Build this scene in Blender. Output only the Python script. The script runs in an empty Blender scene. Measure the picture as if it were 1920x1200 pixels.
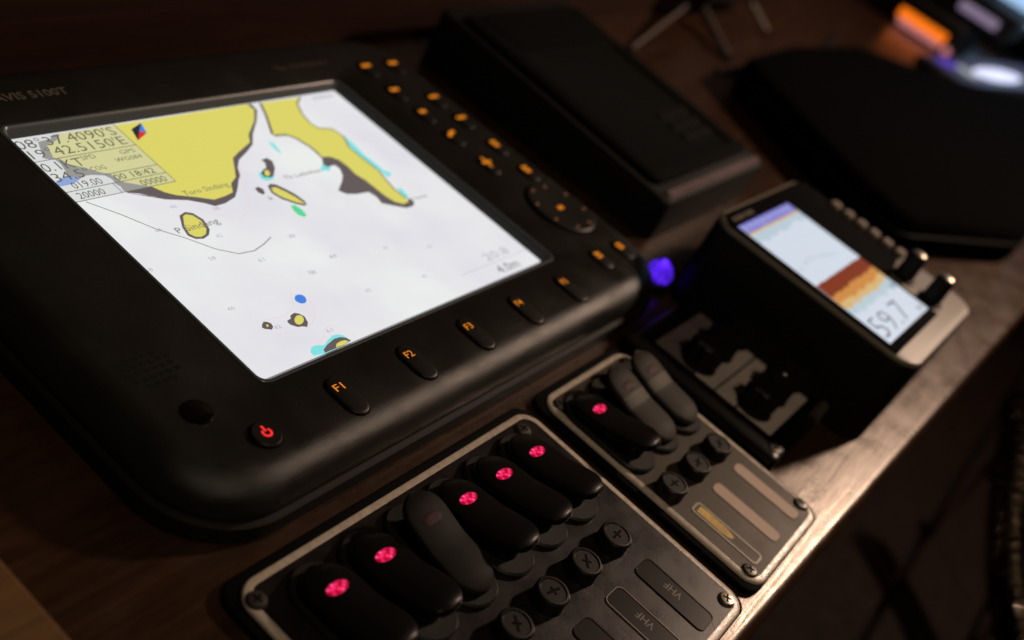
import bpy, bmesh, math, random
from mathutils import Matrix, Vector
random.seed(7)
C = bpy.context.scene.collection
S = bpy.context.scene

# ------------------------------------------------------------------ camera, world, light, exposure
cam_data = bpy.data.cameras.new("camera")
cam = bpy.data.objects.new("camera", cam_data)
C.objects.link(cam)
cam_data.sensor_width = 36.0
cam_data.lens = 39.55
cam_data.clip_start = 0.02
cam_data.clip_end = 50.0
cam.matrix_world = Matrix((
    (0.54205928, 0.26403746, -0.7977819, -0.28951585),
    (-0.72806435, 0.62163509, -0.28895001, -0.18356613),
    (0.4196356, 0.7374646, 0.52919933, 0.29105653),
    (0, 0, 0, 1)))
cam_data.dof.use_dof = True
cam_data.dof.focus_distance = 0.462
cam_data.dof.aperture_fstop = 5.0
cam_data.dof.aperture_blades = 9
S.camera = cam

world = bpy.data.worlds.new("World")
S.world = world
world.use_nodes = True
bg = world.node_tree.nodes["Background"]
bg.inputs[0].default_value = (0.9, 0.75, 0.55, 1)
bg.inputs[1].default_value = 0.0012

S.view_settings.view_transform = 'Standard'
S.view_settings.look = 'None'
S.view_settings.exposure = 0.0
S.view_settings.gamma = 1.0


def area_lamp(name, loc, target, size, power, color):
    l = bpy.data.lights.new(name, 'AREA')
    l.shape = 'DISK'
    l.size = size
    l.energy = power
    l.color = color
    o = bpy.data.objects.new(name, l)
    C.objects.link(o)
    o.location = loc
    o.rotation_euler = (Vector(target) - Vector(loc)).to_track_quat('-Z', 'Y').to_euler()
    return o


# the warm cabin lamp low over the far end of the console, and a faint dome lamp overhead
area_lamp("cabin_lamp", (1.27, -0.39, 0.70), (0.2, -0.17, 0.0), 0.09, 8.4, (1.0, 0.71, 0.53))
area_lamp("dome_lamp", (-0.30, -0.60, 1.05), (0.1, -0.05, 0.0), 0.09, 1.9, (1.0, 0.78, 0.56))


# ------------------------------------------------------------------ materials
def lin(c):
    return tuple(((v / 255) / 12.92 if v / 255 <= 0.04045 else ((v / 255 + 0.055) / 1.055) ** 2.4) for v in c)


def new_mat(name):
    m = bpy.data.materials.new(name)
    m.use_nodes = True
    return m, m.node_tree.nodes, m.node_tree.links, m.node_tree.nodes["Principled BSDF"]


def pbr(name, col, rough=0.5, metal=0.0, spec=0.5, noise=None, bump=0.0, bscale=900, colvar=0.0, roughvar=0.0, coat=0.0):
    m, N, L, p = new_mat(name)
    p.inputs['Base Color'].default_value = (*col, 1)
    p.inputs['Roughness'].default_value = rough
    p.inputs['Metallic'].default_value = metal
    p.inputs['Specular IOR Level'].default_value = spec
    p.inputs['Coat Weight'].default_value = coat
    tc = N.new('ShaderNodeTexCoord')
    if bump:
        n = N.new('ShaderNodeTexNoise'); n.inputs['Scale'].default_value = bscale; n.inputs['Detail'].default_value = 3
        b = N.new('ShaderNodeBump'); b.inputs['Strength'].default_value = bump; b.inputs['Distance'].default_value = 0.0004
        L.new(tc.outputs['Object'], n.inputs['Vector']); L.new(n.outputs['Fac'], b.inputs['Height'])
        L.new(b.outputs['Normal'], p.inputs['Normal'])
    if colvar or roughvar:
        n2 = N.new('ShaderNodeTexNoise'); n2.inputs['Scale'].default_value = noise or 60
        n2.inputs['Detail'].default_value = 6; n2.inputs['Roughness'].default_value = 0.65
        L.new(tc.outputs['Object'], n2.inputs['Vector'])
        if colvar:
            r = N.new('ShaderNodeMapRange'); r.inputs['From Min'].default_value = 0.3; r.inputs['From Max'].default_value = 0.7
            r.inputs['To Min'].default_value = 1 - colvar; r.inputs['To Max'].default_value = 1 + colvar
            mx = N.new('ShaderNodeVectorMath'); mx.operation = 'SCALE'
            mx.inputs[0].default_value = col
            L.new(n2.outputs['Fac'], r.inputs['Value']); L.new(r.outputs['Result'], mx.inputs['Scale'])
            L.new(mx.outputs['Vector'], p.inputs['Base Color'])
        if roughvar:
            r = N.new('ShaderNodeMapRange'); r.inputs['From Min'].default_value = 0.3; r.inputs['From Max'].default_value = 0.7
            r.inputs['To Min'].default_value = max(0.03, rough - roughvar); r.inputs['To Max'].default_value = min(1, rough + roughvar)
            L.new(n2.outputs['Fac'], r.inputs['Value']); L.new(r.outputs['Result'], p.inputs['Roughness'])
    return m


def glow(name, rgb, strength=1.0, rough=0.3):
    m, N, L, p = new_mat(name)
    c = lin(rgb)
    p.inputs['Base Color'].default_value = (0.01, 0.01, 0.01, 1)
    p.inputs['Roughness'].default_value = rough
    p.inputs['Specular IOR Level'].default_value = 0.2
    p.inputs['Emission Color'].default_value = (*c, 1)
    p.inputs['Emission Strength'].default_value = strength
    return m


def wood(name, dark, light, rough=0.36, spec=0.5, stretch=(5, 60, 60), rv=0.1, bump=0.25):
    m, N, L, p = new_mat(name)
    tc = N.new('ShaderNodeTexCoord')
    mp = N.new('ShaderNodeMapping'); mp.inputs['Scale'].default_value = stretch
    n = N.new('ShaderNodeTexNoise'); n.inputs['Scale'].default_value = 3.0; n.inputs['Detail'].default_value = 8
    n.inputs['Roughness'].default_value = 0.62; n.inputs['Distortion'].default_value = 0.7
    cr = N.new('ShaderNodeValToRGB')
    cr.color_ramp.elements[0].position = 0.34; cr.color_ramp.elements[0].color = (*dark, 1)
    cr.color_ramp.elements[1].position = 0.68; cr.color_ramp.elements[1].color = (*light, 1)
    L.new(tc.outputs['Object'], mp.inputs['Vector']); L.new(mp.outputs['Vector'], n.inputs['Vector'])
    L.new(n.outputs['Fac'], cr.inputs['Fac']); L.new(cr.outputs['Color'], p.inputs['Base Color'])
    # worn varnish: blotches of gloss
    n2 = N.new('ShaderNodeTexNoise'); n2.inputs['Scale'].default_value = 45; n2.inputs['Detail'].default_value = 6
    n2.inputs['Roughness'].default_value = 0.7
    r = N.new('ShaderNodeMapRange'); r.inputs['From Min'].default_value = 0.3; r.inputs['From Max'].default_value = 0.7
    r.inputs['To Min'].default_value = rough - rv; r.inputs['To Max'].default_value = rough + rv
    L.new(tc.outputs['Object'], n2.inputs['Vector']); L.new(n2.outputs['Fac'], r.inputs['Value'])
    L.new(r.outputs['Result'], p.inputs['Roughness'])
    add = N.new('ShaderNodeMath'); add.operation = 'ADD'
    L.new(n.outputs['Fac'], add.inputs[0]); L.new(n2.outputs['Fac'], add.inputs[1])
    b = N.new('ShaderNodeBump'); b.inputs['Strength'].default_value = bump; b.inputs['Distance'].default_value = 0.0012
    L.new(add.outputs['Value'], b.inputs['Height']); L.new(b.outputs['Normal'], p.inputs['Normal'])
    p.inputs['Specular IOR Level'].default_value = spec
    return m


M = {}
M['desk'] = wood('varnished_wood', (0.022, 0.0095, 0.004), (0.058, 0.026, 0.012), rough=0.30, rv=0.07, spec=1.0, bump=0.12)
M['desk'].node_tree.nodes['Principled BSDF'].inputs['Specular Tint'].default_value = (1.0, 0.86, 0.74, 1)
M['trim'] = wood('pale_trim_wood', (0.14, 0.075, 0.028), (0.22, 0.12, 0.045), rough=0.45)
M['wall'] = wood('dark_red_wood', (0.022, 0.0075, 0.0045), (0.036, 0.013, 0.008), rough=0.7, spec=0.15, stretch=(3, 40, 40))
M['floor'] = wood('dark_slat_wood', (0.006, 0.003, 0.002), (0.015, 0.0075, 0.0045), rough=0.7, spec=0.08)
M['shell'] = pbr('black_moulded_plastic', (0.0125, 0.013, 0.0105), 0.38, bump=0.4, bscale=2800, roughvar=0.12, noise=38)
M['rubber'] = pbr('black_rubber', (0.006, 0.006, 0.0055), 0.65, spec=0.25)
M['gap'] = pbr('gap_black', (0.004, 0.004, 0.004), 0.8, spec=0.1)
M['keycap'] = pbr('dark_rubber_key', (0.011, 0.011, 0.0098), 0.45, spec=0.35, bump=0.2, bscale=2000)
M['bevel'] = pbr('screen_surround_plastic', (0.085, 0.105, 0.118), 0.32)
M['gloss'] = pbr('black_gloss', (0.004, 0.004, 0.004), 0.13)
M['cord'] = pbr('dark_brassy_cord', (0.045, 0.036, 0.024), 0.13, metal=1.0)
M['print'] = pbr('grey_print', (0.16, 0.14, 0.11), 0.5)
M['print2'] = pbr('dim_grey_print', (0.06, 0.055, 0.045), 0.5)
M['plate1'] = pbr('black_anodised_plate', (0.014, 0.0115, 0.011), 0.32, spec=0.5, metal=0.04, bump=0.12, bscale=1800, colvar=0.2, roughvar=0.06, noise=70)
M['plate2'] = pbr('bronze_grey_plate', (0.050, 0.0385, 0.022), 0.46, spec=0.3, metal=0.1, bump=0.2, bscale=1800, colvar=0.15, roughvar=0.06, noise=60)
M['silver'] = pbr('worn_silver_edge', (0.72, 0.63, 0.52), 0.30, spec=0.8, metal=0.0, bump=0.35, bscale=1200, colvar=0.18, roughvar=0.12, noise=220)
M['line'] = pbr('pale_border_print', (0.46, 0.42, 0.36), 0.45, colvar=0.1, noise=150)
M['rocker'] = pbr('black_rocker', (0.005, 0.005, 0.0045), 0.30, spec=0.22, bump=0.1, bscale=1500)
M['rocker_face_lit'] = pbr('lit_face_grey_rocker', (0.011, 0.0115, 0.0095), 0.6, spec=0.12, bump=0.1, bscale=1500, colvar=0.15, noise=150)  # light on the tilted tops of off rockers, put into a greyer colour
M['rocker_face_lit_tan'] = pbr('lit_face_tan_rocker', (0.042, 0.037, 0.030), 0.6, spec=0.15, bump=0.1, bscale=1500, colvar=0.12, noise=150)  # light on the second panel's off rockers, put into a paler tan
M['rocker_band'] = pbr('paler_band', (0.075, 0.067, 0.048), 0.6, spec=0.3)  # paler band across the middle of the tan rocker tops
M['lens_off'] = pbr('dull_red_lens', (0.04, 0.008, 0.009), 0.6, spec=0.2)
M['cap'] = pbr('black_fuse_cap', (0.012, 0.0115, 0.011), 0.36, spec=0.35, bump=0.1)
M['clear'] = pbr('label_window_film', (0.022, 0.019, 0.016), 0.25, spec=0.4)
M['rim'] = pbr('label_rim', (0.34, 0.30, 0.25), 0.35)
M['yellow_tape'] = pbr('yellowed_label', (0.80, 0.54, 0.12), 0.6, colvar=0.3, noise=300)
M['tan_tape'] = pbr('tan_label', (0.58, 0.43, 0.32), 0.55, colvar=0.06, noise=80)
M['screw'] = pbr('steel_screw', (0.45, 0.40, 0.32), 0.33, metal=0.9)
M['screw_dark'] = pbr('tarnished_screw', (0.10, 0.09, 0.08), 0.4, metal=0.7)
M['steel'] = pbr('brushed_steel', (0.42, 0.36, 0.30), 0.34, metal=0.85, bump=0.2)
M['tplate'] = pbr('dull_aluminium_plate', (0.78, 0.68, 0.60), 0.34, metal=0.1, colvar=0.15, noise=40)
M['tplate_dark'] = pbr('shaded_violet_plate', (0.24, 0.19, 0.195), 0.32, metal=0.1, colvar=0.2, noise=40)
M['tan_plastic'] = pbr('tan_grey_plastic', (0.26, 0.225, 0.175), 0.45, bump=0.2)
M['tan_key'] = pbr('tan_rubber_key', (0.27, 0.22, 0.17), 0.5)
M['device'] = pbr('matt_black_device', (0.005, 0.005, 0.0045), 0.6, spec=0.25, bump=0.3)
M['device_lid'] = pbr('dark_grey_lid', (0.0045, 0.0048, 0.0042), 0.85, spec=0.05, bump=0.3)
M['cloth'] = pbr('black_case_cloth', (0.0012, 0.0011, 0.0009), 1.0, spec=0.03, bump=0.6, bscale=1200)
M['matt'] = pbr('matt_black_bezel', (0.003, 0.003, 0.0028), 0.9, spec=0.04)
M['leg_steel'] = pbr('dull_steel', (0.13, 0.105, 0.085), 0.5, metal=0.4)
M['chrome'] = pbr('chrome', (0.7, 0.66, 0.6), 0.12, metal=1.0)
M['orange'] = glow('orange_legend', (244, 140, 28), 0.88)
M['orange_dim'] = glow('dim_orange_dot', (150, 92, 66), 1.0)
M['red_power'] = glow('red_power_symbol', (255, 48, 44), 1.1)
M['white'] = glow('screen_white', (230, 231, 235), 1.0)
_m = M['white']; _N = _m.node_tree.nodes; _L = _m.node_tree.links
_tc = _N.new('ShaderNodeTexCoord'); _n = _N.new('ShaderNodeTexNoise'); _n.inputs['Scale'].default_value = 14; _n.inputs['Detail'].default_value = 3
_r = _N.new('ShaderNodeValToRGB'); _r.color_ramp.elements[0].position = .35; _r.color_ramp.elements[0].color = (*lin((224, 222, 230)), 1)
_r.color_ramp.elements[1].position = .65; _r.color_ramp.elements[1].color = (*lin((236, 238, 236)), 1)
_L.new(_tc.outputs['Object'], _n.inputs['Vector']); _L.new(_n.outputs['Fac'], _r.inputs['Fac']); _L.new(_r.outputs['Color'], _N['Principled BSDF'].inputs['Emission Color'])
M['land'] = glow('chart_land', (220, 212, 104), 1.0)
M['mud'] = glow('chart_drying', (100, 90, 90), 1.0)
M['cyan'] = glow('chart_shallow', (130, 224, 226), 1.0)
M['green'] = glow('chart_green', (92, 214, 150), 1.0)
M['blue'] = glow('chart_blue', (70, 130, 224), 1.0)
M['redf'] = glow('chart_red', (220, 52, 48), 1.0)
M['navy'] = glow('chart_navy', (40, 42, 56), 1.0)
M['ink'] = glow('chart_ink', (96, 96, 80), 1.0)
M['ink_mid'] = glow('chart_ink_mid', (118, 116, 100), 1.0)
M['ink_pale'] = glow('chart_ink_pale', (178, 179, 188), 1.0)
M['pink'] = glow('chart_contour', (232, 212, 212), 1.0)
M['ff_white'] = glow('echo_white', (210, 218, 230), 1.0)
M['ff_violet'] = glow('echo_violet', (124, 122, 204), 1.0)
M['ff_violet2'] = glow('echo_violet_pale', (165, 165, 215), 1.0)
M['ff_brown'] = glow('echo_seabed', (128, 50, 22), 1.0)
M['ff_orange'] = glow('echo_orange', (204, 136, 66), 1.0)
M['ff_amber'] = glow('echo_amber', (214, 178, 116), 1.0)
M['ff_haze'] = glow('echo_teal', (184, 202, 212), 1.0)
M['ff_ink'] = glow('echo_ink', (40, 42, 60), 1.0)
M['far_orange'] = glow('far_orange', (250, 120, 22), 1.1)
M['far_pink'] = glow('far_pink', (196, 120, 122), 1.0)
M['far_lilac'] = glow('far_lilac', (128, 112, 136), 1.0)
M['far_sky'] = glow('far_sky', (160, 198, 236), 1.1)
M['far_white'] = glow('far_white', (222, 224, 252), 1.25)
M['far_violet'] = glow('far_violet', (80, 54, 170), 1.0)
M['far_mint'] = glow('far_mint', (150, 160, 162), 1.0)
M['far_slate'] = glow('far_slate', (52, 47, 66), 1.0)


# see-through info box of the chart
def overlay():
    m, N, L, p = new_mat('info_box_tint')
    out = [n for n in N if n.type == 'OUTPUT_MATERIAL'][0]
    t = N.new('ShaderNodeBsdfTransparent')
    e = N.new('ShaderNodeEmission'); e.inputs[0].default_value = (*lin((196, 200, 196)), 1)
    mx = N.new('ShaderNodeMixShader'); mx.inputs[0].default_value = 0.42
    L.new(t.outputs[0], mx.inputs[1]); L.new(e.outputs[0], mx.inputs[2]); L.new(mx.outputs[0], out.inputs['Surface'])
    return m


M['overlay'] = overlay()


# glowing cut-glass lens: a hot magenta core with facets
def lens_glow(name, edge, core, s, hot=(0.1, -3.0, 0)):
    m, N, L, p = new_mat(name)
    tc = N.new('ShaderNodeTexCoord')
    v = N.new('ShaderNodeTexVoronoi'); v.inputs['Scale'].default_value = 520
    cr = N.new('ShaderNodeValToRGB')
    cr.color_ramp.elements[0].position = 0.05; cr.color_ramp.elements[0].color = (*lin(core), 1)
    mid = cr.color_ramp.elements.new(0.34); mid.color = (*lin([(2 * a + b) / 3 for a, b in zip(edge, core)]), 1)
    cr.color_ramp.elements[1].position = 0.34; cr.color_ramp.elements[2].position = 0.7; cr.color_ramp.elements[2].color = (*lin([c * .72 for c in edge]), 1)
    L.new(tc.outputs['Object'], v.inputs['Vector']); L.new(v.outputs['Distance'], cr.inputs['Fac'])
    L.new(cr.outputs['Color'], p.inputs['Emission Color'])
    mp = N.new('ShaderNodeMapping'); mp.inputs['Location'].default_value = hot; mp.inputs['Scale'].default_value = (150, 300, 0)
    ln = N.new('ShaderNodeVectorMath'); ln.operation = 'LENGTH'
    mr = N.new('ShaderNodeMapRange'); mr.inputs['From Min'].default_value = 0.15; mr.inputs['From Max'].default_value = 1.15
    mr.inputs['To Min'].default_value = 1.5 * s; mr.inputs['To Max'].default_value = 0.5 * s
    L.new(tc.outputs['Object'], mp.inputs['Vector']); L.new(mp.outputs['Vector'], ln.inputs[0])
    L.new(ln.outputs['Value'], mr.inputs['Value']); L.new(mr.outputs['Result'], p.inputs['Emission Strength'])
    p.inputs['Base Color'].default_value = (0.2, 0.005, 0.02, 1)
    p.inputs['Roughness'].default_value = 0.15
    return m


M['lens_on'] = lens_glow('lit_red_lens', (214, 0, 46), (255, 120, 196), 1.0)
M['jewel'] = lens_glow('lit_violet_jewel', (66, 22, 232), (110, 60, 255), 2.1, (0, 0, 0))


# ------------------------------------------------------------------ geometry helpers (metres in, mm in the mm() helpers)
class MB:
    def __init__(self):
        self.v = []; self.f = []; self.m = []

    def face(self, pts, mi=0):
        i = len(self.v); self.v += [tuple(p) for p in pts]; self.f.append(tuple(range(i, i + len(pts)))); self.m.append(mi)

    def loft(self, loops, cap0=True, cap1=True, mi=0, mis=None):
        n = len(loops[0]); base = len(self.v)
        for l in loops: self.v += [tuple(p) for p in l]
        for k in range(len(loops) - 1):
            for i in range(n):
                j = (i + 1) % n; a = base + k * n
                self.f.append((a + i, a + j, a + n + j, a + n + i)); self.m.append(mis[k] if mis else mi)
        if cap0: self.f.append(tuple(base + i for i in reversed(range(n)))); self.m.append(mis[0] if mis else mi)
        if cap1: self.f.append(tuple(base + (len(loops) - 1) * n + i for i in range(n))); self.m.append(mis[-1] if mis else mi)

    def box(self, x0, y0, z0, x1, y1, z1, b=0.0, mi=0):
        if b:
            self.loft([rrect(x0 + b, y0 + b, x1 - b, y1 - b, b, z0, 2), rrect(x0, y0, x1, y1, b * 1.4, z0 + b, 2),
                       rrect(x0, y0, x1, y1, b * 1.4, z1 - b, 2), rrect(x0 + b, y0 + b, x1 - b, y1 - b, b, z1, 2)], mi=mi)
        else:
            self.loft([[(x0, y0, z0), (x1, y0, z0), (x1, y1, z0), (x0, y1, z0)], [(x0, y0, z1), (x1, y0, z1), (x1, y1, z1), (x0, y1, z1)]], mi=mi)

    def tube(self, pts, r, n=8, mi=0, caps=True):
        pts = [Vector(p) for p in pts]; loops = []
        up = Vector((0.13, 0.21, 0.97))
        for i, p in enumerate(pts):
            d = (pts[min(i + 1, len(pts) - 1)] - pts[max(i - 1, 0)]).normalized()
            a = d.cross(up)
            if a.length < 1e-4: a = d.cross(Vector((1, 0, 0)))
            a.normalize(); b = d.cross(a); rr = r[i] if isinstance(r, (list, tuple)) else r
            loops.append([p + rr * (math.cos(2 * math.pi * k / n) * a + math.sin(2 * math.pi * k / n) * b) for k in range(n)])
        self.loft(loops, caps, caps, mi)

    def ribbon(self, pts, w, z, mi=0):
        q = [Vector((p[0], p[1])) for p in pts]
        L_, R_ = [], []
        for i, p in enumerate(q):
            d = (q[min(i + 1, len(q) - 1)] - q[max(i - 1, 0)]).normalized(); nrm = Vector((-d.y, d.x)) * w / 2
            L_.append(p + nrm); R_.append(p - nrm)
        for i in range(len(q) - 1):
            self.face([(R_[i].x, R_[i].y, z), (R_[i + 1].x, R_[i + 1].y, z), (L_[i + 1].x, L_[i + 1].y, z), (L_[i].x, L_[i].y, z)], mi)

    def poly(self, pts, z, mi=0):
        a = sum(pts[i][0] * pts[(i + 1) % len(pts)][1] - pts[(i + 1) % len(pts)][0] * pts[i][1] for i in range(len(pts)))
        if a < 0: pts = pts[::-1]
        self.face([(x, y, z) for x, y in pts], mi)

    def text(self, s, x, y, h, z, mi=0, width=None, rot=0.0, bold=0.0):
        c = bpy.data.curves.new('t', 'FONT'); c.body = s; c.size = 1.0; c.resolution_u = 2; c.offset = bold
        o = bpy.data.objects.new('t', c); C.objects.link(o)
        dg = bpy.context.evaluated_depsgraph_get(); me = bpy.data.meshes.new_from_object(o.evaluated_get(dg))
        vs = [v.co.copy() for v in me.vertices]
        x0 = min(v.x for v in vs); x1 = max(v.x for v in vs)
        sy = h / 0.69; sx = width / (x1 - x0) if width else sy
        base = len(self.v); cs, sn = math.cos(rot), math.sin(rot)
        for v in vs:
            a, b = (v.x - x0) * sx, v.y * sy
            self.v.append((x + a * cs - b * sn, y + a * sn + b * cs, z))
        for p in me.polygons:
            self.f.append(tuple(base + i for i in p.vertices)); self.m.append(mi)
        bpy.data.objects.remove(o); bpy.data.curves.remove(c); bpy.data.meshes.remove(me)

    def mesh(self, name, mats, smooth=True, scale=1.0, angle=35):
        me = bpy.data.meshes.new(name)
        me.from_pydata([(a * scale, b * scale, c * scale) for a, b, c in self.v], [], self.f)
        for m in mats: me.materials.append(M[m])
        me.polygons.foreach_set('material_index', self.m)
        if smooth:
            me.polygons.foreach_set('use_smooth', [True] * len(self.f))
            bm = bmesh.new(); bm.from_mesh(me)
            bmesh.ops.remove_doubles(bm, verts=bm.verts, dist=1e-6)
            bm.to_mesh(me); bm.free()
            me.set_sharp_from_angle(angle=math.radians(angle))
        me.update()
        return me

    def build(self, name, mats, parent=None, smooth=True, scale=0.001, angle=35, loc=None, label=None, kind=None):
        if isinstance(mats, str): mats = [mats]
        return add_obj(name, self.mesh(name, mats, smooth, scale, angle), parent, loc, label, kind)


def add_obj(name, me, parent=None, loc=None, label=None, kind=None, rot=None):
    o = bpy.data.objects.new(name, me); C.objects.link(o)
    if parent: o.parent = parent
    if loc: o.location = loc
    if rot: o.rotation_euler = rot
    if label: o['label'] = label
    if kind: o['kind'] = kind
    return o


def thing(name, label, cat, loc=(0, 0, 0), rotz=0.0, group=None):
    o = bpy.data.objects.new(name, None); C.objects.link(o)
    o.location = loc; o.rotation_euler = (0, 0, rotz); o.empty_display_size = 0.02
    tag(o, label, cat, group)
    return o


def tag(o, label, cat, group=None):
    o['label'] = label; o['category'] = cat
    if group: o['group'] = group
    return o


def rrect(x0, y0, x1, y1, r, z, n=8):
    out = []
    for cx, cy, a0 in ((x1 - r, y1 - r, 0), (x0 + r, y1 - r, 90), (x0 + r, y0 + r, 180), (x1 - r, y0 + r, 270)):
        for i in range(n + 1):
            a = math.radians(a0 + 90 * i / n); out.append((cx + r * math.cos(a), cy + r * math.sin(a), z))
    return out


def circ(cx, cy, r, z, n=24, lob=0, amp=0.0):
    return [(cx + r * (1 + amp * math.cos(lob * 2 * math.pi * i / n)) * math.cos(2 * math.pi * i / n),
             cy + r * (1 + amp * math.cos(lob * 2 * math.pi * i / n)) * math.sin(2 * math.pi * i / n), z) for i in range(n)]


def obround(cx, cy, hw, hl, z, n=10):
    """long axis along y: half width hw, half length hl"""
    out = []
    for i in range(n + 1):
        a = math.pi * i / n; out.append((cx + hw * math.cos(a), cy + (hl - hw) + hw * math.sin(a), z))
    for i in range(n + 1):
        a = math.pi + math.pi * i / n; out.append((cx + hw * math.cos(a), cy - (hl - hw) + hw * math.sin(a), z))
    return out


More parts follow.
